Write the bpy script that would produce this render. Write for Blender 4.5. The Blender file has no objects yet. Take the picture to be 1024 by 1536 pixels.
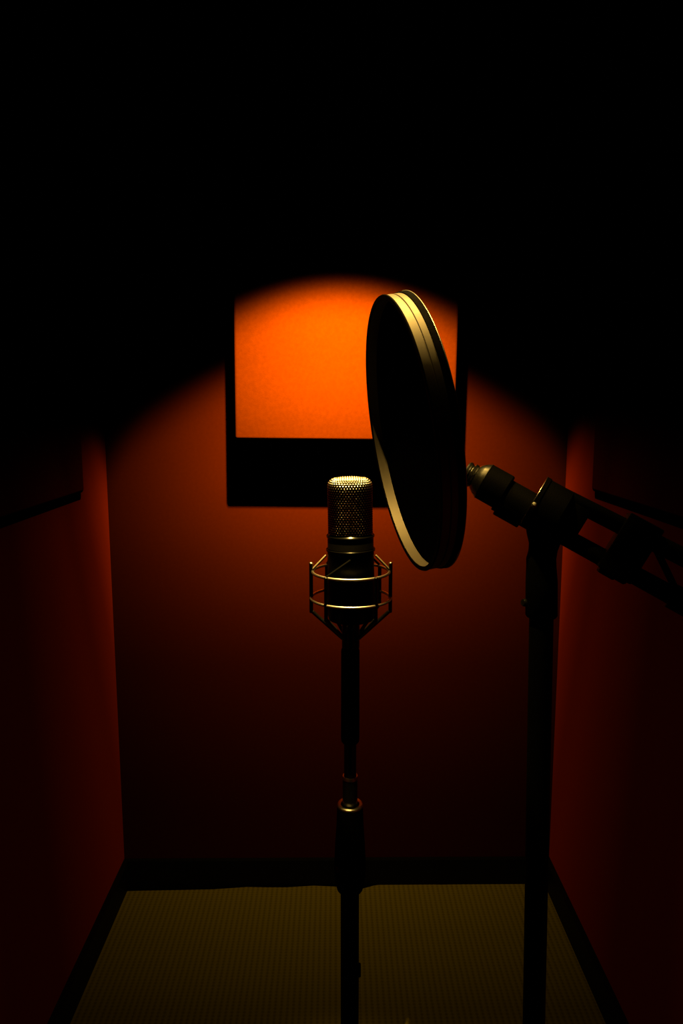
import bpy, bmesh, math, random
from mathutils import Vector, Matrix

random.seed(7)
sc = bpy.context.scene
COL = sc.collection
PI = math.pi

# ------------------------------------------------------------------ camera
F = 1085.0                       # focal length in pixels of the 1024x1536 frame
PITCH = math.radians(8.18)
YAW = math.radians(-0.5)
CAM = Vector((0.0, 0.0, 1.07))
RX = Matrix.Rotation(PI / 2 - PITCH, 3, 'X')
RZ = Matrix.Rotation(YAW, 3, 'Z')
CROT = RZ @ RX

cd = bpy.data.cameras.new('camera')
cam = bpy.data.objects.new('camera', cd)
COL.objects.link(cam)
cam.location = CAM
cam.rotation_euler = (PI / 2 - PITCH, 0, YAW)
cd.sensor_fit = 'VERTICAL'
cd.sensor_height = 36.0
cd.lens = 36.0 * F / 1536.0
cd.clip_start = 0.01
sc.camera = cam


def at(px, py, Y):
    """world point seen at pixel (px, py) on the plane y = Y"""
    d = CROT @ Vector(((px - 512) / F, (768 - py) / F, -1.0))
    return CAM + d * (Y / d.y)


def on_floor(px, py, z=0.0):
    d = CROT @ Vector(((px - 512) / F, (768 - py) / F, -1.0))
    return CAM + d * ((z - CAM.z) / d.z)


# ------------------------------------------------------------------ materials
def new_mat(name):
    m = bpy.data.materials.new(name)
    m.use_nodes = True
    nt = m.node_tree
    return m, nt, nt.nodes['Principled BSDF']


def metal(name, col, rough, metallic=1.0, spec=0.5, bump=0.0, scale=400):
    m, nt, b = new_mat(name)
    b.inputs['Metallic'].default_value = metallic
    b.inputs['Specular IOR Level'].default_value = spec
    n = nt.nodes.new('ShaderNodeTexNoise')
    n.inputs['Scale'].default_value = scale
    n.inputs['Detail'].default_value = 3
    tc = nt.nodes.new('ShaderNodeTexCoord')
    nt.links.new(tc.outputs['Object'], n.inputs['Vector'])
    mr = nt.nodes.new('ShaderNodeMapRange')
    mr.inputs['To Min'].default_value = rough * 0.85
    mr.inputs['To Max'].default_value = rough * 1.15
    nt.links.new(n.outputs['Fac'], mr.inputs['Value'])
    nt.links.new(mr.outputs['Result'], b.inputs['Roughness'])
    b.inputs['Base Color'].default_value = (*col, 1)
    if bump:
        bp = nt.nodes.new('ShaderNodeBump')
        bp.inputs['Strength'].default_value = bump
        bp.inputs['Distance'].default_value = 0.001
        nt.links.new(n.outputs['Fac'], bp.inputs['Height'])
        nt.links.new(bp.outputs['Normal'], b.inputs['Normal'])
    return m


def fabric(name, col, sheen, tint, scale=900, bump=0.25, blotch=0.12, sheen_rough=0.35):
    m, nt, b = new_mat(name)
    b.inputs['Roughness'].default_value = 0.95
    b.inputs['Specular IOR Level'].default_value = 0.0
    b.inputs['Sheen Weight'].default_value = sheen
    b.inputs['Sheen Roughness'].default_value = sheen_rough
    b.inputs['Sheen Tint'].default_value = (*tint, 1)
    tc = nt.nodes.new('ShaderNodeTexCoord')
    n = nt.nodes.new('ShaderNodeTexNoise')
    n.inputs['Scale'].default_value = scale
    n.inputs['Detail'].default_value = 4
    nt.links.new(tc.outputs['Object'], n.inputs['Vector'])
    n2 = nt.nodes.new('ShaderNodeTexNoise')
    n2.inputs['Scale'].default_value = scale * 0.16
    n2.inputs['Detail'].default_value = 5
    nt.links.new(tc.outputs['Object'], n2.inputs['Vector'])
    mix = nt.nodes.new('ShaderNodeMix')
    mix.data_type = 'RGBA'
    a = tuple(c * (1 - blotch) for c in col)
    d = tuple(c * (1 + blotch) for c in col)
    mix.inputs['A'].default_value = (*a, 1)
    mix.inputs['B'].default_value = (*d, 1)
    nt.links.new(n2.outputs['Fac'], mix.inputs['Factor'])
    nt.links.new(mix.outputs['Result'], b.inputs['Base Color'])
    bp = nt.nodes.new('ShaderNodeBump')
    bp.inputs['Strength'].default_value = bump
    bp.inputs['Distance'].default_value = 0.001
    nt.links.new(n.outputs['Fac'], bp.inputs['Height'])
    nt.links.new(bp.outputs['Normal'], b.inputs['Normal'])
    return m


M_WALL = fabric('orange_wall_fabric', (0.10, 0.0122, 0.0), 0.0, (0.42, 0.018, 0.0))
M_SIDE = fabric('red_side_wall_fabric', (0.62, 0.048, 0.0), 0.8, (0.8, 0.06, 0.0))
M_PANEL = fabric('orange_panel_fabric', (0.28, 0.043, 0.0), 0.0, (0.4, 0.02, 0.0), blotch=0.2)
M_DIMPANEL = fabric('dark_red_panel_fabric', (0.32, 0.022, 0.0), 0.0, (0.4, 0.02, 0.0), blotch=0.2)
M_CEIL = fabric('dark_ceiling_fabric', (0.03, 0.004, 0.001), 0.0, (0.1, 0.1, 0.1))
M_BASE = metal('black_painted_board', (0.004, 0.004, 0.004), 0.6, 0.0, 0.2)
M_SUB = fabric('black_subfloor', (0.003, 0.003, 0.003), 0.0, (0, 0, 0))
M_BLACK = metal('black_satin_metal', (0.006, 0.006, 0.006), 0.32, 0.0, 0.5)
M_MATTE = metal('black_powder_coat', (0.0022, 0.0022, 0.0022), 0.6, 0.0, 0.05, 0.15, 900)
M_BODY = metal('black_lacquer', (0.002, 0.002, 0.002), 0.4, 0.0, 0.08)
M_RUBBER = metal('black_rubber', (0.002, 0.002, 0.002), 0.8, 0.0, 0.03)
M_CORD = fabric('lit_elastic_cord', (0.6, 0.52, 0.36), 0.0, (0, 0, 0))
M_GLOSS = metal('black_gloss_lacquer', (0.003, 0.003, 0.003), 0.15, 0.0, 0.5)
M_STEEL = metal('brushed_steel', (0.62, 0.6, 0.55), 0.38)
M_DSTEEL = metal('dark_nickel', (0.35, 0.34, 0.32), 0.25)
M_RIM = metal('satin_steel_rim', (0.27, 0.235, 0.19), 0.5, 0.6)
M_GRILLE = metal('nickel_grille_mesh', (0.72, 0.70, 0.64), 0.24)
M_CROWN = metal('lit_nickel_crown', (0.78, 0.76, 0.70), 0.42)
M_CLOTH = fabric('black_pop_screen_cloth', (0.002, 0.002, 0.002), 0.0, (0, 0, 0))


def rug_mat():
    m, nt, b = new_mat('ribbed_olive_rug')
    b.inputs['Roughness'].default_value = 0.95
    b.inputs['Specular IOR Level'].default_value = 0.0
    tc = nt.nodes.new('ShaderNodeTexCoord')
    w = nt.nodes.new('ShaderNodeTexWave')
    w.wave_type = 'BANDS'
    w.bands_direction = 'X'
    w.inputs['Scale'].default_value = 29.0
    w.inputs['Distortion'].default_value = 0.25
    w2 = nt.nodes.new('ShaderNodeTexWave')
    w2.wave_type = 'BANDS'
    w2.bands_direction = 'Y'
    w2.inputs['Scale'].default_value = 42.0
    w2.inputs['Distortion'].default_value = 0.3
    n = nt.nodes.new('ShaderNodeTexNoise')
    n.inputs['Scale'].default_value = 220
    for x in (w, w2, n):
        nt.links.new(tc.outputs['Object'], x.inputs['Vector'])
    s = nt.nodes.new('ShaderNodeMath')
    s.operation = 'MULTIPLY_ADD'
    nt.links.new(w2.outputs['Fac'], s.inputs[0])
    s.inputs[1].default_value = 0.45
    nt.links.new(w.outputs['Fac'], s.inputs[2])
    s2 = nt.nodes.new('ShaderNodeMath')
    s2.operation = 'MULTIPLY_ADD'
    nt.links.new(n.outputs['Fac'], s2.inputs[0])
    s2.inputs[1].default_value = 0.3
    nt.links.new(s.outputs[0], s2.inputs[2])
    cr = nt.nodes.new('ShaderNodeValToRGB')
    cr.color_ramp.elements[0].color = (0.18, 0.14, 0.006, 1)
    cr.color_ramp.elements[1].color = (0.33, 0.26, 0.012, 1)
    nt.links.new(s2.outputs[0], cr.inputs['Fac'])
    nt.links.new(cr.outputs['Color'], b.inputs['Base Color'])
    bp = nt.nodes.new('ShaderNodeBump')
    bp.inputs['Strength'].default_value = 0.5
    bp.inputs['Distance'].default_value = 0.002
    nt.links.new(s2.outputs[0], bp.inputs['Height'])
    nt.links.new(bp.outputs['Normal'], b.inputs['Normal'])
    return m


M_RUG = rug_mat()


# ------------------------------------------------------------------ mesh helpers
def frame(a, b):
    """matrix with z along a->b, origin a"""
    d = (b - a).normalized()
    q = d.to_track_quat('Z', 'Y')
    return Matrix.Translation(a) @ q.to_matrix().to_4x4()


def lathe(bm, prof, mat=Matrix(), seg=48, cap0=True, cap1=True):
    """prof: list of (radius, z); revolve about z, transformed by mat"""
    rings = []
    for r, z in prof:
        if r < 1e-6:
            rings.append([bm.verts.new(mat @ Vector((0, 0, z)))])
        else:
            rings.append([bm.verts.new(mat @ Vector((r * math.cos(2 * PI * k / seg), r * math.sin(2 * PI * k / seg), z)))
                          for k in range(seg)])
    for a, b in zip(rings, rings[1:]):
        for k in range(seg):
            k2 = (k + 1) % seg
            if len(a) == 1 and len(b) == 1:
                continue
            if len(a) == 1:
                bm.faces.new((a[0], b[k2], b[k]))
            elif len(b) == 1:
                bm.faces.new((a[k], a[k2], b[0]))
            else:
                bm.faces.new((a[k], a[k2], b[k2], b[k]))
    if cap0 and len(rings[0]) > 1:
        bm.faces.new(list(reversed(rings[0])))
    if cap1 and len(rings[-1]) > 1:
        bm.faces.new(rings[-1])


def rod(bm, a, b, r0, r1=None, seg=24, bev=0.0008):
    r1 = r0 if r1 is None else r1
    L = (b - a).length
    e = min(bev, L * 0.3, r0 * 0.5, r1 * 0.5)
    lathe(bm, [(r0 - e, 0), (r0, e), (r1, L - e), (r1 - e, L)], frame(a, b), seg)


def closed_lathe(bm, prof, mat=Matrix(), seg=96):
    """prof is a closed loop (ring with a cross-section)"""
    n = len(prof)
    rings = [[bm.verts.new(mat @ Vector((r * math.cos(2 * PI * k / seg), r * math.sin(2 * PI * k / seg), z)))
              for k in range(seg)] for r, z in prof]
    for i in range(n):
        a, b = rings[i], rings[(i + 1) % n]
        for k in range(seg):
            k2 = (k + 1) % seg
            bm.faces.new((a[k], a[k2], b[k2], b[k]))


def torus(bm, R, r, mat=Matrix(), seg=72, sub=12):
    prof = [(R + r * math.cos(2 * PI * j / sub), r * math.sin(2 * PI * j / sub)) for j in range(sub)]
    closed_lathe(bm, prof, mat, seg)


def box(bm, sx, sy, sz, mat=Matrix(), bev=0.0, seg=2):
    r = bmesh.ops.create_cube(bm, size=1.0, matrix=mat @ Matrix.Diagonal((sx, sy, sz, 1)))
    if bev:
        es = list({e for v in r['verts'] for e in v.link_edges})
        bmesh.ops.bevel(bm, geom=es, offset=bev, segments=seg, affect='EDGES', profile=0.5)


def tube_path(bm, pts, r, seg=10):
    n = len(pts)
    up = Vector((0, 0, 1))
    rings = []
    for i, p in enumerate(pts):
        t = (pts[min(i + 1, n - 1)] - pts[max(i - 1, 0)]).normalized()
        u = t.cross(up)
        if u.length < 1e-4:
            u = t.cross(Vector((1, 0, 0)))
        u.normalize()
        v = u.cross(t)
        rings.append([bm.verts.new(p + r * (math.cos(2 * PI * k / seg) * u + math.sin(2 * PI * k / seg) * v)) for k in range(seg)])
    for a, b in zip(rings, rings[1:]):
        for k in range(seg):
            k2 = (k + 1) % seg
            bm.faces.new((a[k], a[k2], b[k2], b[k]))
    bm.faces.new(list(reversed(rings[0])))
    bm.faces.new(rings[-1])


def obj(name, bm, mat, parent=None, smooth=True, angle=35):
    me = bpy.data.meshes.new(name)
    bmesh.ops.recalc_face_normals(bm, faces=bm.faces)
    if smooth:
        for f in bm.faces:
            f.smooth = True
        lim = math.radians(angle)
        for e in bm.edges:
            if len(e.link_faces) == 2 and e.calc_face_angle(0) > lim:
                e.smooth = False
    bm.to_mesh(me)
    bm.free()
    me.materials.append(mat)
    o = bpy.data.objects.new(name, me)
    COL.objects.link(o)
    if parent is not None:
        o.parent = parent
        o.matrix_parent_inverse = Matrix.Translation(-parent.location) if parent.type == 'EMPTY' else Matrix()
    return o


def thing(name, label, cat, loc=(0, 0, 0), group=None):
    o = bpy.data.objects.new(name, None)
    COL.objects.link(o)
    o.location = loc
    o.empty_display_size = 0.05
    return tag(o, label, cat, group)


def tag(o, label, cat, group=None):
    o['label'] = label
    o['category'] = cat
    if group:
        o['group'] = group
    return o


def part(name, mat, parent, build, **kw):
    bm = bmesh.new()
    build(bm)
    return obj(name, bm, mat, parent, **kw)


def struct(name, mat, build, label=None):
    bm = bmesh.new()
    build(bm)
    o = obj(name, bm, mat, smooth=False)
    o['kind'] = 'structure'
    if label:
        o['label'] = label
        
    return o


# ------------------------------------------------------------------ booth shell
D = 1.5                                         # back wall plane
XL = (at(158, 660, D).x + at(186, 1290, D).x) / 2
XR = (at(852, 660, D).x + at(822, 1290, D).x) / 2
YN = -0.35
HC = 1.96
BB = at(500, 1291, D - 0.012).z                 # top of the black baseboard
print('ROOM', XL, XR, BB)

T = 0.06


def slab(x0, x1, y0, y1, z0, z1, bev=0.0):
    def f(bm):
        box(bm, x1 - x0, y1 - y0, z1 - z0, Matrix.Translation(((x0 + x1) / 2, (y0 + y1) / 2, (z0 + z1) / 2)), bev)
    return f


struct('floor', M_SUB, slab(XL - T, XR + T, YN, D + T, -T, 0), 'black bare floor showing around the rug edges')
struct('ceiling', M_CEIL, slab(XL - T, XR + T, YN, D + T, HC, HC + T), 'unlit dark ceiling of the booth')
struct('wall_back', M_WALL, slab(XL - T, XR + T, D, D + T, 0, HC), 'orange fabric back wall of the booth')
struct('wall_left', M_SIDE, slab(XL - T, XL, YN, D, 0, HC), 'orange fabric wall on the left of the booth')
struct('wall_right', M_SIDE, slab(XR, XR + T, YN, D, 0, HC), 'orange fabric wall on the right of the booth')
struct('baseboard_back', M_BASE, slab(XL, XR, D - 0.012, D, 0, BB), 'black baseboard along the back wall')
struct('baseboard_left', M_BASE, slab(XL, XL + 0.012, YN, D - 0.012, 0, BB), 'black baseboard along the left wall')
struct('baseboard_right', M_BASE, slab(XR - 0.012, XR, YN, D - 0.012, 0, BB), 'black baseboard along the right wall')

# ------------------------------------------------------------------ rug
edge_px = [(182, 1337), (215, 1336), (270, 1335), (320, 1334), (370, 1330.5), (400, 1331), (430, 1331), (470, 1328.5),
           (505, 1330), (540, 1334), (560, 1328.5), (580, 1325.5), (620, 1326), (660, 1327), (720, 1326), (786, 1325), (823, 1325)]
RUGZ = 0.010
back = [on_floor(px, py, RUGZ) for px, py in edge_px]
lf = on_floor(97, 1536, RUGZ)
rf = on_floor(925, 1536, RUGZ)


def rug(bm):
    # from the wavy back edge, stopped short to keep reflected glow off the grille
    yn = 1.05
    b = []
    # resample the back edge
    for i in range(len(back) - 1):
        for k in range(4):
            b.append(back[i].lerp(back[i + 1], k / 4))
    b.append(back[-1])
    nl = back[0] + (lf - back[0]) * ((yn - back[0].y) / (lf.y - back[0].y))
    nr = back[-1] + (rf - back[-1]) * ((yn - back[-1].y) / (rf.y - back[-1].y))
    n = len(b)
    rows = 30
    grid = []
    for j in range(rows + 1):
        t = j / rows
        row = []
        for i in range(n):
            s = (b[i].x - b[0].x) / (b[-1].x - b[0].x)
            q = nl.lerp(nr, s)
            p = b[i].lerp(q, t)
            p.z = RUGZ
            row.append(bm.verts.new(p))
        grid.append(row)
    low = []
    for j in range(rows):
        for i in range(n - 1):
            bm.faces.new((grid[j][i], grid[j][i + 1], grid[j + 1][i + 1], grid[j + 1][i]))
    r = bmesh.ops.extrude_face_region(bm, geom=bm.faces[:])
    for v in [g for g in r['geom'] if isinstance(g, bmesh.types.BMVert)]:
        v.co.z = 0.0005


o = part('rug', M_RUG, None, rug)
tag(o, 'ribbed olive floor rug with a wavy back edge, lying between the booth walls', 'rug')


# ------------------------------------------------------------------ acoustic panels
def rounded_panel(w, h, t, mat):
    def f(bm):
        box(bm, w, t, h, mat, bev=0.006, seg=3)
    return f


TP = 0.079
pl = at(352, 661, D - TP)
pr = at(682, 661, D - TP)
PT = 1.66
cpan = Vector(((pl.x + pr.x) / 2, D, pl.z))
tiltm = Matrix.Translation(cpan) @ Matrix.Rotation(math.radians(0.55), 4, 'Y') @ Matrix.Translation(-cpan)   # hangs a little crooked
p = thing('acoustic_panel', 'orange fabric acoustic panel glowing in the lamp beam on the back wall, above the microphone',
          'acoustic panel', ((pl.x + pr.x) / 2, D, pl.z), 'acoustic panels on the booth walls')
part('panel_face', M_PANEL, p, rounded_panel(pr.x - pl.x, PT - pl.z, TP, tiltm @ Matrix.Translation(((pl.x + pr.x) / 2, D - TP / 2 + 0.0005, (PT + pl.z) / 2))))

TS = 0.009
# left wall panel: far lower corner of its face is seen at (127, 737)
def side_panel(sign, px, py, label):
    xw = XL if sign < 0 else XR
    xf = xw - sign * TS
    d = CROT @ Vector(((px - 512) / F, (768 - py) / F, -1.0))
    c = CAM + d * (xf / d.x)
    z0, z1, y1, y0 = c.z, 1.66, c.y, c.y - 0.72
    p = thing('acoustic_panel', label, 'acoustic panel', (xw, (y0 + y1) / 2, z0), 'acoustic panels on the booth walls')
    part('panel_face', M_DIMPANEL, p, rounded_panel(TS, z1 - z0, y1 - y0, Matrix.Translation(((xw + xf) / 2 - sign * 0.00005, (y0 + y1) / 2, (z0 + z1) / 2))))
    return c


print('LP', side_panel(-1, 127, 738, 'dim acoustic panel hung on the left wall, almost lost in the dark'))
print('RP', side_panel(1, 886, 736, 'dim acoustic panel hung on the right wall, behind the boom arm'))

# ------------------------------------------------------------------ microphone
YM = 0.979
ax_top = at(524.5, 726, YM)
ax_bot = at(527.0, 926, YM)
PXM = (ax_top - ax_bot).length / 200.0            # metres per pixel at the microphone


def axm(py):
    return ax_bot.lerp(ax_top, (926 - py) / 200.0)


MAXIS = frame(ax_bot, ax_top)


def zm(py):
    return (926 - py) * PXM


mic = thing('studio_microphone', 'black large-diaphragm microphone with a shining mesh head, held in the cradle at the centre',
            'microphone', ax_bot)
R_G = 32.0 * PXM


def grille(bm):
    # woven head: superellipse plan, rounded shoulders, real bumps
    nu, nv = 480, 320
    z0, z1 = zm(798), zm(718)
    rc = 11.0 * PXM
    # profile along the side, shoulder and crown
    path = []
    side = (z1 - rc) - z0
    arc = rc * PI / 2
    crown = R_G - rc
    total = side + arc + crown
    for j in range(nv + 1):
        s = total * j / nv
        if s <= side:
            path.append((R_G, z0 + s, 1.0, 0.0, s))
        elif s <= side + arc:
            a = (s - side) / rc
            path.append((R_G - rc + rc * math.cos(a), z1 - rc + rc * math.sin(a), math.cos(a), math.sin(a), s))
        else:
            q = (s - side - arc) / crown
            r = (R_G - rc) * (1 - q)
            path.append((max(r, 0.0), z1 + 0.0022 * (1 - (1 - q) ** 2), 0.0, 1.0, s))
    pitch = 4.3 * PXM
    rowp = 3.3 * PXM
    ncol = round(2 * PI * R_G / pitch)
    rings = []
    pat = {}
    for r, z, nr, nz, s in path[:-1]:
        ring = []
        for i in range(nu):
            th = 2 * PI * i / nu
            fr = s / rowp
            ph = (th * ncol) + (PI if int(math.floor(fr)) % 2 else 0)
            h = 0.5 + 0.5 * math.cos(ph)
            v = 0.5 - 0.5 * math.cos(2 * PI * (fr - math.floor(fr)))
            if r < R_G - rc:                        # crown: radial weave in x/y
                x, y = r * math.cos(th), r * math.sin(th)
                h = 0.5 + 0.5 * math.cos(2 * PI * x / pitch)
                v = 0.5 + 0.5 * math.cos(2 * PI * y / rowp)
            d = (h * v) ** 1.15 * BUMP
            pat[(len(rings), i)] = h * v if r >= R_G - rc else 1.0
            c, sn = math.cos(th), math.sin(th)
            # slightly squared plan so the front is flatter
            k = (abs(c) ** 2.5 + abs(sn) ** 2.5) ** (-1 / 2.5)
            k = 1 + (k - 1) * 0.55
            rr = (r * k + nr * d)
            ring.append(bm.verts.new(MAXIS @ Vector((rr * c, rr * sn, z + nz * d))))
        rings.append(ring)
    for j, (a, b) in enumerate(zip(rings, rings[1:])):
        for k in range(nu):
            k2 = (k + 1) % nu
            f = bm.faces.new((a[k], a[k2], b[k2], b[k]))
            if max(pat[(j, k)], pat[(j + 1, k)], pat[(j, k2)], pat[(j + 1, k2)]) < 0.34:
                f.material_index = 1
            elif path[j][3] > 0.25:
                f.material_index = 2
    top = bm.verts.new(MAXIS @ Vector((0, 0, path[-1][1])))
    a = rings[-1]
    for k in range(nu):
        bm.faces.new((a[k], a[(k + 1) % nu], top)).material_index = 2


BUMP = 0.00105
gr = part('grille', M_GRILLE, mic, grille, angle=180)
gr.data.materials.append(M_RUBBER)  # the gaps between the wires, the holes' darkness given as black colour
gr.data.materials.append(M_CROWN)             # same mesh on top, its lit look put into a paler, rougher nickel
RB = 34.3 * PXM


def body(bm):
    z = zm
    lathe(bm, [(RB * 0.90, z(929)), (RB * 0.985, z(927.5)), (RB * 1.02, z(922)), (RB * 1.02, z(880)), (RB, z(850)), (RB, z(822)),
               (RB * 0.985, z(821)), (RB * 0.985, z(803.5)), (RB * 0.97, z(802.5)), (RB * 0.90, z(802.0))], MAXIS, 80)


part('body', M_BODY, mic, body)
part('collar_ring', M_GLOSS, mic, lambda bm: closed_lathe(bm, [(RB * 1.0, zm(804)), (RB * 1.03, zm(803)), (RB * 1.03, zm(801.2)), (RB * 0.99, zm(799.6)),
                                                             (RB * 0.93, zm(798.3)), (RB * 0.93, zm(803))], MAXIS, 80))
part('lower_ring', M_GLOSS, mic, lambda bm: closed_lathe(bm, [(RB * 1.005, zm(824.5)), (RB * 1.055, zm(823.5)), (RB * 1.055, zm(821.3)), (RB * 1.01, zm(819.8)),
                                                            (RB * 0.95, zm(820)), (RB * 0.95, zm(824.5))], MAXIS, 80))
# ------------------------------------------------------------------ shock mount
sm = thing('shock_mount', 'wire-frame shock mount cradle with two bright rings around the microphone', 'shock mount', axm(955))
RS = 57.5 * PXM
cen = at(526, 866, YM)


def zpt(py):                       # height on the axis for a pixel row at the mic's depth
    return at(526, py, YM).z


ZU, ZL = zpt(857), zpt(896)
CX, CY = cen.x, YM
wire = 0.0020
part('upper_ring', M_STEEL, sm, lambda bm: torus(bm, RS * 0.985, wire, Matrix.Translation((CX, CY, ZU))))
part('lower_ring', M_STEEL, sm, lambda bm: torus(bm, RS * 1.025, wire, Matrix.Translation((CX, CY, ZL))))
angles = [180, 0, 232, 306, 128, 40]
for a in angles:
    ca, sa = math.cos(math.radians(a)), math.sin(math.radians(a))
    rp = RS + wire * 0.6
    base = Vector((CX + rp * ca, CY + rp * sa, 0))
    post = part('post', M_BLACK, sm, lambda bm: rod(bm, base + Vector((0, 0, ZL - 0.022)), base + Vector((0, 0, ZU + (0.011 if a in (180, 0) else 0.002))), 0.0026))
    if a in (180, 0): part('post_cap', M_STEEL, post, lambda bm: lathe(bm, [(0.0029, 0), (0.0029, 0.0016), (0.0018, 0.0026), (0, 0.0028)],
                                                   Matrix.Translation(base + Vector((0, 0, ZU + 0.0105))), 16))
ZC = zpt(834)
for a, da in [(180, 0), (0, 0), (232, 36), (128, 10), (40, 10)]:
    c1, s1 = math.cos(math.radians(a)), math.sin(math.radians(a))
    c2, s2 = math.cos(math.radians(a + da)), math.sin(math.radians(a + da))
    p0 = Vector((CX + RS * c1, CY + RS * s1, ZU + 0.002))
    p1 = Vector((CX + RB * 1.06 * c2, CY + RB * 1.06 * s2, ZC + 0.001))
    part('elastic_cord', M_CORD if a in (180, 0) else M_RUBBER, sm, lambda bm: rod(bm, p0, p1, 0.0016, seg=12, bev=0.0003))  # side cords paler than the rest: their lit look is put into the colour
ZK = zpt(958)
for a in (180, 0, 232, 306, 128, 40):
    c1, s1 = math.cos(math.radians(a)), math.sin(math.radians(a))
    p0 = Vector((CX + RS * c1, CY + RS * s1, ZL - 0.020))
    p1 = Vector((CX + 0.011 * c1, CY + 0.011 * s1, ZK))
    part('lower_strut', M_BLACK, sm, lambda bm: rod(bm, p0, p1, 0.0026, seg=12))
part('stem', M_BLACK, sm, lambda bm: lathe(bm, [(0.0118, zpt(972)), (0.0124, zpt(970)), (0.0124, zpt(936)), (0.011, zpt(933)), (0.011, zpt(929.3))],
                                         Matrix.Translation((CX, CY, 0)), 32))

# ------------------------------------------------------------------ microphone stand
ms = thing('microphone_stand', 'straight black microphone stand under the cradle, with a bright-rimmed clutch', 'microphone stand', (CX, CY, 0))
TZ = Matrix.Translation((CX - 0.0005, CY, 0))


def Z(py):
    return at(526, py, YM).z


part('upper_tube', M_MATTE, ms, lambda bm: lathe(bm, [(0.0105, Z(1114)), (0.0128, Z(1111)), (0.0132, Z(1105)), (0.0130, Z(976)), (0.0122, Z(972.3))], TZ, 40))
part('rod', M_BLACK, ms, lambda bm: lathe(bm, [(0.0088, Z(1205)), (0.0088, Z(1112))], TZ, 32))
part('sleeve', M_BLACK, ms, lambda bm: lathe(bm, [(0.0108, Z(1207)), (0.0108, Z(1166)), (0.0098, Z(1164.5)), (0.0090, Z(1164))], TZ, 32))
part('sleeve_lip', M_STEEL, ms, lambda bm: closed_lathe(bm, [(0.0108, Z(1168)), (0.0116, Z(1167.5)), (0.0116, Z(1165)), (0.0108, Z(1163)), (0.0092, Z(1163))], TZ, 40))
part('clutch', M_RUBBER, ms, lambda bm: lathe(bm, [(0.0140, Z(1338)), (0.0190, Z(1332)), (0.0225, Z(1318)), (0.0232, Z(1296)), (0.0215, Z(1262)), (0.0196, Z(1235)), (0.0188, Z(1212)),
                                                 (0.0183, Z(1207)), (0.0110, Z(1206.5))], TZ, 48))
part('clutch_lip', M_STEEL, ms, lambda bm: closed_lathe(bm, [(0.0184, Z(1209)), (0.0190, Z(1208)), (0.0187, Z(1206)), (0.0172, Z(1204.6)), (0.0135, Z(1205.6)), (0.0135, Z(1209))], TZ, 56))
kp = at(504, 1296, YM)
kn = part('clutch_knob', M_BLACK, ms, lambda bm: lathe(bm, [(0.0045, 0), (0.0045, 0.007), (0.0036, 0.0088), (0, 0.0092)],
                                                     frame(kp + Vector((0.006, -0.012, 0)), kp + Vector((-0.5, -0.75, 0.25))), 24))
part('lower_tube', M_MATTE, ms, lambda bm: lathe(bm, [(0.0136, 0.014), (0.0136, Z(1335))], TZ, 40))
kb = at(538, 1455, YM)
part('tube_lug', M_RUBBER, ms, lambda bm: box(bm, 0.006, 0.010, 0.018, Matrix.Translation((kb.x, YM, kb.z)), 0.0015))
part('foot', M_RUBBER, ms, lambda bm: lathe(bm, [(0.040, 0.0108), (0.042, 0.0125), (0.040, 0.018), (0.016, 0.024), (0.0138, 0.032)], TZ, 48))

# ------------------------------------------------------------------ boom stand on the right
YB = 0.66
PXB = (at(900, 760, YB) - at(800, 760, YB)).length / 100.0
bs = thing('boom_stand', 'tall black stand with a double-rail boom arm sloping down to the right', 'boom stand', (at(800, 1536, YB).x, YB, 0))


def B(px, py, dy=0.0):
    return at(px, py, YB + dy)


def A(px, py, dy=0.0):                              # on the arm, which swings a little toward the viewer
    return at(px, py, YB + dy - (px - 812) * 0.00019)


p_top = B(811.5, 930)
p_low = B(801, 1500)
dirp = (p_low - p_top).normalized()
p_floor = p_top + dirp * ((0.012 - p_top.z) / dirp.z)
part('pole', M_MATTE, bs, lambda bm: rod(bm, p_floor, p_top + dirp * -0.01, 0.0112, 0.0112, 40))
part('foot', M_RUBBER, bs, lambda bm: lathe(bm, [(0.10, 0.0108), (0.104, 0.014), (0.10, 0.022), (0.02, 0.03), (0.013, 0.05)],
                                          Matrix.Translation((p_floor.x, p_floor.y, 0)), 48))


def grip(bm):
    rows = [(925, 811.5, 22.5), (922, 811.7, 24.5), (872, 812, 24.2), (850, 811.5, 22.8), (838, 811.3, 22.5), (826, 814, 21.8),
            (815, 816.5, 23.5), (800, 816.5, 27.0), (786, 816, 28)]
    seg = 40
    rings = []
    for py, px, hw in rows:
        c = B(px, py)
        r = hw * PXB * 0.985
        rings.append([bm.verts.new(c + Vector((r * math.cos(2 * PI * k / seg), r * 0.9 * math.sin(2 * PI * k / seg), 0))) for k in range(seg)])
    for a, b in zip(rings, rings[1:]):
        for k in range(seg):
            bm.faces.new((a[k], a[(k + 1) % seg], b[(k + 1) % seg], b[k]))
    bm.faces.new(rings[0])
    bm.faces.new(rings[-1])


part('grip', M_RUBBER, bs, grip)
gk = B(788, 904)
gkn = part('grip_screw', M_BLACK, bs, lambda bm: lathe(bm, [(0.0038, -0.002), (0.0038, 0.002), (0.0030, 0.0034), (0.001, 0.0036)],
                                                     frame(gk, gk + Vector((-1, -0.35, 0.2))), 20))

# the arm: everything lies about one line, 29 degrees below the horizontal
AD = (A(1024, 905) - A(868, 817)).normalized()      # along the lower rail, to the right and down
AN = Vector((0, 1, 0)).cross(AD).normalized()        # across the arm, up in the picture
if AN.z < 0:
    AN = -AN


def armat(c):
    """local x along the arm, y away from the camera, z across the arm"""
    y = AN.cross(AD)
    m = Matrix((AD, y, AN)).transposed().to_4x4()
    return Matrix.Translation(c) @ m


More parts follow.
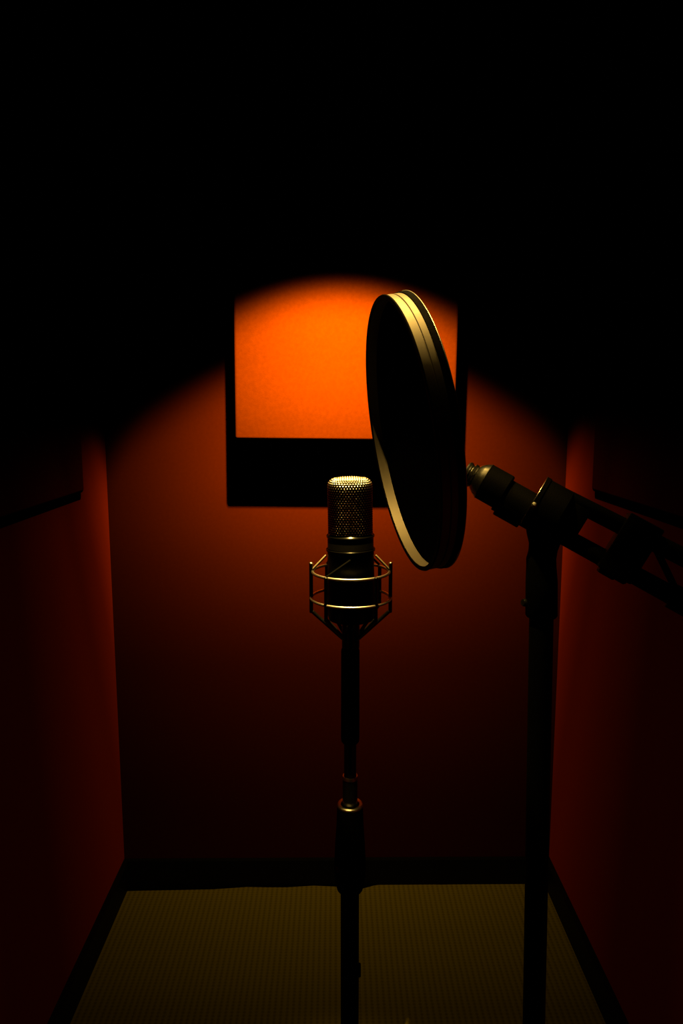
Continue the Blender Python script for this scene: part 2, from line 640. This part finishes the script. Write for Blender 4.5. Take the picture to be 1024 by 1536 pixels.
# head block with its disc facing left
hc = A(800, 751)
part('head_disc_edge', M_DSTEEL, bs, lambda bm: torus(bm, 40.3 * PXB, 0.0006, frame(hc, hc + AD) @ Matrix.Translation((0, 0, 0.6 * PXB)), 72, 8))
part('head_disc', M_RUBBER, bs, lambda bm: lathe(bm, [(38 * PXB, 0), (41 * PXB, 1.2 * PXB), (41 * PXB, 7 * PXB), (39 * PXB, 8.5 * PXB)], frame(hc, hc + AD), 56))
part('head', M_MATTE, bs, lambda bm: (
    lathe(bm, [(39.5 * PXB, 8 * PXB), (39.5 * PXB, 44 * PXB), (36 * PXB, 48 * PXB)], frame(hc, hc + AD), 48),
    box(bm, 34 * PXB, 40 * PXB, 52 * PXB, armat(A(856, 782)), 2.5 * PXB)))
hs = A(801, 757, -0.034)
part('head_screw', M_STEEL, bs, lambda bm: lathe(bm, [(0.0022, -0.004), (0.0022, 0.001), (0.0014, 0.002), (0, 0.0022)], frame(hs, hs + Vector((-0.3, -1, 0.5))), 16))
hs2 = A(782, 771, -0.012)
# rails
u0, u1 = A(818, 729), A(1068, 858)
l0, l1 = A(838, 800.5), A(1068, 926.5)
part('upper_rail', M_MATTE, bs, lambda bm: rod(bm, u0 + AN * (-0.001), u1, 12.5 * PXB, 13.5 * PXB, 28))
part('lower_rail', M_MATTE, bs, lambda bm: rod(bm, l0, l1, 13.0 * PXB, 14.0 * PXB, 28))
cb = A(943, 822)
part('rail_clamp', M_MATTE, bs, lambda bm: box(bm, 52 * PXB, 46 * PXB, 90 * PXB, armat(cb), 3 * PXB))
part('clamp_foot', M_MATTE, bs, lambda bm: box(bm, 26 * PXB, 30 * PXB, 17 * PXB, armat(A(911, 856)), 3 * PXB))
part('clamp_knob', M_RUBBER, bs, lambda bm: lathe(bm, [(9 * PXB, 0), (11 * PXB, 2 * PXB), (11 * PXB, 11 * PXB), (8 * PXB, 14 * PXB)],
                                                frame(A(934, 860), A(934, 860) - AN), 28))
part('cross_brace', M_MATTE, bs, lambda bm: rod(bm, A(975, 806, -0.004), A(1016, 890, -0.004), 5 * PXB, None, 14))
part('rail_coupler', M_MATTE, bs, lambda bm: rod(bm, A(1006, 893), A(1068, 927), 18.5 * PXB, None, 28))
part('end_block', M_MATTE, bs, lambda bm: box(bm, 30 * PXB, 40 * PXB, 110 * PXB, armat(A(1072, 893)), 3 * PXB))
# barrels toward the pop filter
part('barrel', M_MATTE, bs, lambda bm: (
    lathe(bm, [(27 * PXB, 0), (28.5 * PXB, 1.5 * PXB), (28.5 * PXB, 36 * PXB), (27 * PXB, 38 * PXB)], frame(A(725, 721.5), A(725, 721.5) + AD), 44),
    lathe(bm, [(27.2 * PXB, 0), (27.2 * PXB, 62 * PXB)], frame(A(750, 741), A(750, 741) + AD), 44)))
part('barrel_step', M_MATTE, bs, lambda bm: rod(bm, A(752, 748), A(789, 768.5), 27 * PXB, None, 40))
part('barrel_cone', M_DSTEEL, bs, lambda bm: lathe(bm, [(17 * PXB, -15 * PXB), (20 * PXB, -13 * PXB), (25 * PXB, -6 * PXB), (28 * PXB, -0.5 * PXB), (28.9 * PXB, 0.6 * PXB), (28.6 * PXB, 2.0 * PXB)],
                                                 frame(A(725, 721.5), A(725, 721.5) + AD), 44))

# ------------------------------------------------------------------ pop filter
YP = 0.62
right, up, away = CROT @ Vector((1, 0, 0)), CROT @ Vector((0, 1, 0)), CROT @ Vector((0, 0, -1))
tilt = math.radians(10.0)
elev = math.radians(7.4)
fc = at(598, 654, YP)                                    # centre of the front opening
pa = ((right * math.cos(tilt) + up * math.sin(tilt)) * math.cos(elev) + away * math.sin(elev)).normalized()
PXP = YP / F
RP = 203.5 * PXP
DP = 27.5 * PXP
pm = frame(fc, fc + pa)
pf = thing('pop_filter', 'big round pop filter with black screen and shiny metal hoop, turned nearly edge-on', 'pop filter', fc)


def hoop(bm):
    r = RP
    d = DP
    w = 0.0032
    closed_lathe(bm, [(r - w, 0.0), (r - 0.0006, 0.0), (r, 0.0006), (r, d * 0.40), (r - 0.0011, d * 0.43), (r - 0.0011, d * 0.46), (r, d * 0.49),
                      (r, d * 0.80), (r - 0.0004, d * 0.82), (r - w, d * 0.82)], pm, 144)


part('hoop', M_RIM, pf, hoop)
part('back_lip', M_STEEL, pf, lambda bm: torus(bm, RP + 0.0011, 0.0005, pm @ Matrix.Translation((0, 0, DP * 1.15)), 144, 8))
part('hoop_lip', M_RUBBER, pf, lambda bm: closed_lathe(bm, [(RP - 0.0034, -0.0008), (RP + 0.0002, -0.0008), (RP + 0.0006, 0.0002), (RP - 0.0034, 0.0002)], pm, 144))
part('back_band', M_RUBBER, pf, lambda bm: closed_lathe(bm, [(RP - 0.004, DP * 0.82), (RP + 0.0008, DP * 0.82), (RP + 0.0012, DP * 0.9), (RP + 0.0012, DP * 1.1), (RP + 0.0002, DP * 1.15), (RP - 0.004, DP * 1.15)], pm, 144))


def screen(bm):
    # slightly bowed cloth stretched over the hoop's back
    seg, n = 96, 14
    prof = []
    for j in range(n + 1):
        q = j / n
        prof.append(((RP - 0.0036) * (1 - q), DP * 0.58 + 0.003 * (1 - (1 - q) ** 2)))
    lathe(bm, prof, pm, seg, cap0=False)
    prof2 = [(r, z + 0.0012) for r, z in prof]
    lathe(bm, prof2, pm, seg, cap0=False)


part('screen', M_CLOTH, pf, screen)
# stub that joins the hoop to the arm
sa = fc + pa * (DP * 1.1)
e0 = A(699, 712, 0.0)
e1 = A(716, 719)
part('stub', M_DSTEEL, pf, lambda bm: (
    lathe(bm, [(16 * PXB, -3 * PXB), (17.5 * PXB, -1 * PXB), (17.5 * PXB, 2 * PXB), (15.5 * PXB, 3.5 * PXB), (15.5 * PXB, 5.5 * PXB), (18.5 * PXB, 7.5 * PXB), (18.5 * PXB, 11 * PXB), (17 * PXB, 13 * PXB)],
          frame(A(700, 709), A(700, 709) + AD), 32)))

# ------------------------------------------------------------------ lamp (a recessed wall-washing downlight)
LX = at(509, 600, D).x
LY = D - 0.56
LZ = 1.93
HOT, HOT_R = 1.0, 0.043                 # bright core added straight below to brighten the microphone
BEAM_K = 10.6
BEAM = [(-0.9, 0.10), (-0.45, 0.10), (-0.25, 0.04), (0.0, 0.012), (0.10, 0.013), (0.20, 0.032), (0.27, 0.050), (0.31, 0.056), (0.34, 0.085), (0.38, 0.135),
        (0.41, 0.24), (0.45, 0.44), (0.49, 0.72), (0.53, 0.93), (0.57, 1.0), (0.62, 0.95), (0.68, 0.85), (0.9, 0.8)]
ld = bpy.data.lights.new('downlight_beam', 'SPOT')
ld.energy = 400.0
ld.color = (1.0, 0.62, 0.13)
ld.shadow_soft_size = 0.012
ld.spot_size = math.radians(2 * 40.5)
ld.spot_blend = 0.05
lo = bpy.data.objects.new('downlight_beam', ld)
COL.objects.link(lo)
lo.location = (LX, LY, LZ)
lo.rotation_euler = (0, 0, 0)
# beam shaped for contrast: most light at the back wall, a little down and forward
ld.use_nodes = True
nt = ld.node_tree
em = nt.nodes['Emission']
tc = nt.nodes.new('ShaderNodeTexCoord')
sx = nt.nodes.new('ShaderNodeSeparateXYZ')
nt.links.new(tc.outputs['Normal'], sx.inputs[0])


def mth(op, a, b=None):
    n = nt.nodes.new('ShaderNodeMath')
    n.operation = op
    for i, v in enumerate((a, b)):
        if v is None:
            continue
        if isinstance(v, (int, float)):
            n.inputs[i].default_value = v
        else:
            nt.links.new(v, n.inputs[i])
    return n.outputs[0]


nz = mth('MULTIPLY', sx.outputs[2], -1.0)
nz = mth('MAXIMUM', nz, 0.05)
tx = mth('DIVIDE', sx.outputs[0], nz)
ty = mth('DIVIDE', sx.outputs[1], nz)
kr = nt.nodes.new('ShaderNodeMapRange')                # the fan of light is wider straight down than toward the wall
kr.inputs['From Min'].default_value = 0.27
kr.inputs['From Max'].default_value = 0.47
kr.inputs['To Min'].default_value = -8.0
kr.inputs['To Max'].default_value = -BEAM_K
nt.links.new(ty, kr.inputs['Value'])
gx = mth('EXPONENT', mth('MULTIPLY', mth('MULTIPLY', tx, tx), kr.outputs['Result']))
ramp = nt.nodes.new('ShaderNodeValToRGB')
ramp.color_ramp.interpolation = 'LINEAR'
el = ramp.color_ramp.elements
while len(el) > 1:
    el.remove(el[-1])
for i, (t, v) in enumerate(BEAM):
    t *= 1.047
    e = el[0] if i == 0 else el.new((t + 1.0) / 2.0)
    e.position = (t + 1.0) / 2.0
    e.color = (v, v, v, 1)
nt.links.new(mth('DIVIDE', mth('ADD', ty, 1.0), 2.0), ramp.inputs['Fac'])
rho2 = mth('ADD', mth('MULTIPLY', tx, tx), mth('MULTIPLY', ty, ty))
tx9 = mth('MULTIPLY', tx, 0.89)
rhoc = mth('SQRT', mth('ADD', mth('MULTIPLY', tx9, tx9), mth('MULTIPLY', ty, ty)))
cut = nt.nodes.new('ShaderNodeMapRange')              # soft edge of the reflector's opening
cut.interpolation_type = 'SMOOTHSTEP'
cut.inputs['From Min'].default_value = 0.778
cut.inputs['From Max'].default_value = 0.685
cut.inputs['To Min'].default_value = 0.0
cut.inputs['To Max'].default_value = 1.0
nt.links.new(rhoc, cut.inputs['Value'])
hot = mth('MULTIPLY', mth('EXPONENT', mth('MULTIPLY', rho2, -1.0 / HOT_R ** 2)), HOT)
beam = mth('ADD', mth('MULTIPLY', ramp.outputs['Color'], gx), hot)
side = nt.nodes.new('ShaderNodeMapRange')             # and of its two ends
side.interpolation_type = 'SMOOTHSTEP'
side.inputs['From Min'].default_value = 0.535
side.inputs['From Max'].default_value = 0.445
side.inputs['To Min'].default_value = 0.0
side.inputs['To Max'].default_value = 1.0
nt.links.new(mth('ABSOLUTE', tx), side.inputs['Value'])
nt.links.new(mth('MULTIPLY', beam, mth('MULTIPLY', cut.outputs['Result'], side.outputs['Result'])), em.inputs['Strength'])

# a second, narrow downlight nearer the viewer picks out the pop filter's hoop
def pin_spot(name, loc, target, degrees, watts, blend):
    l = bpy.data.lights.new(name, 'SPOT')
    l.energy = watts
    l.color = (1.0, 0.62, 0.13)
    l.shadow_soft_size = 0.012
    l.spot_size = math.radians(degrees)
    l.spot_blend = blend
    o = bpy.data.objects.new(name, l)
    COL.objects.link(o)
    o.location = loc
    o.rotation_euler = (target - o.location).to_track_quat('-Z', 'Y').to_euler()


pin_spot('accent_beam', (-0.16, 0.56, LZ), at(660, 765, 0.64), 15.5, 46.0, 0.65)
pin_spot('accent_beam', (-0.22, 0.52, LZ), at(524, 1210, YM - 0.015), 1.0, 75.0, 0.3)  # unseen extra pin beam, added only for the clutch rim's glint

w = bpy.data.worlds.new('world')
w.use_nodes = True
w.node_tree.nodes['Background'].inputs[0].default_value = (0, 0, 0, 1)
w.node_tree.nodes['Background'].inputs[1].default_value = 0.0
sc.world = w

# the photograph's deep blacks: surfaces are lit by the lamp itself
sc.cycles.diffuse_bounces = 0

# ------------------------------------------------------------------ view
sc.view_settings.view_transform = 'Standard'
sc.view_settings.look = 'None'
sc.view_settings.exposure = 0.0
sc.view_settings.gamma = 1.0
sc.view_settings.use_curve_mapping = False
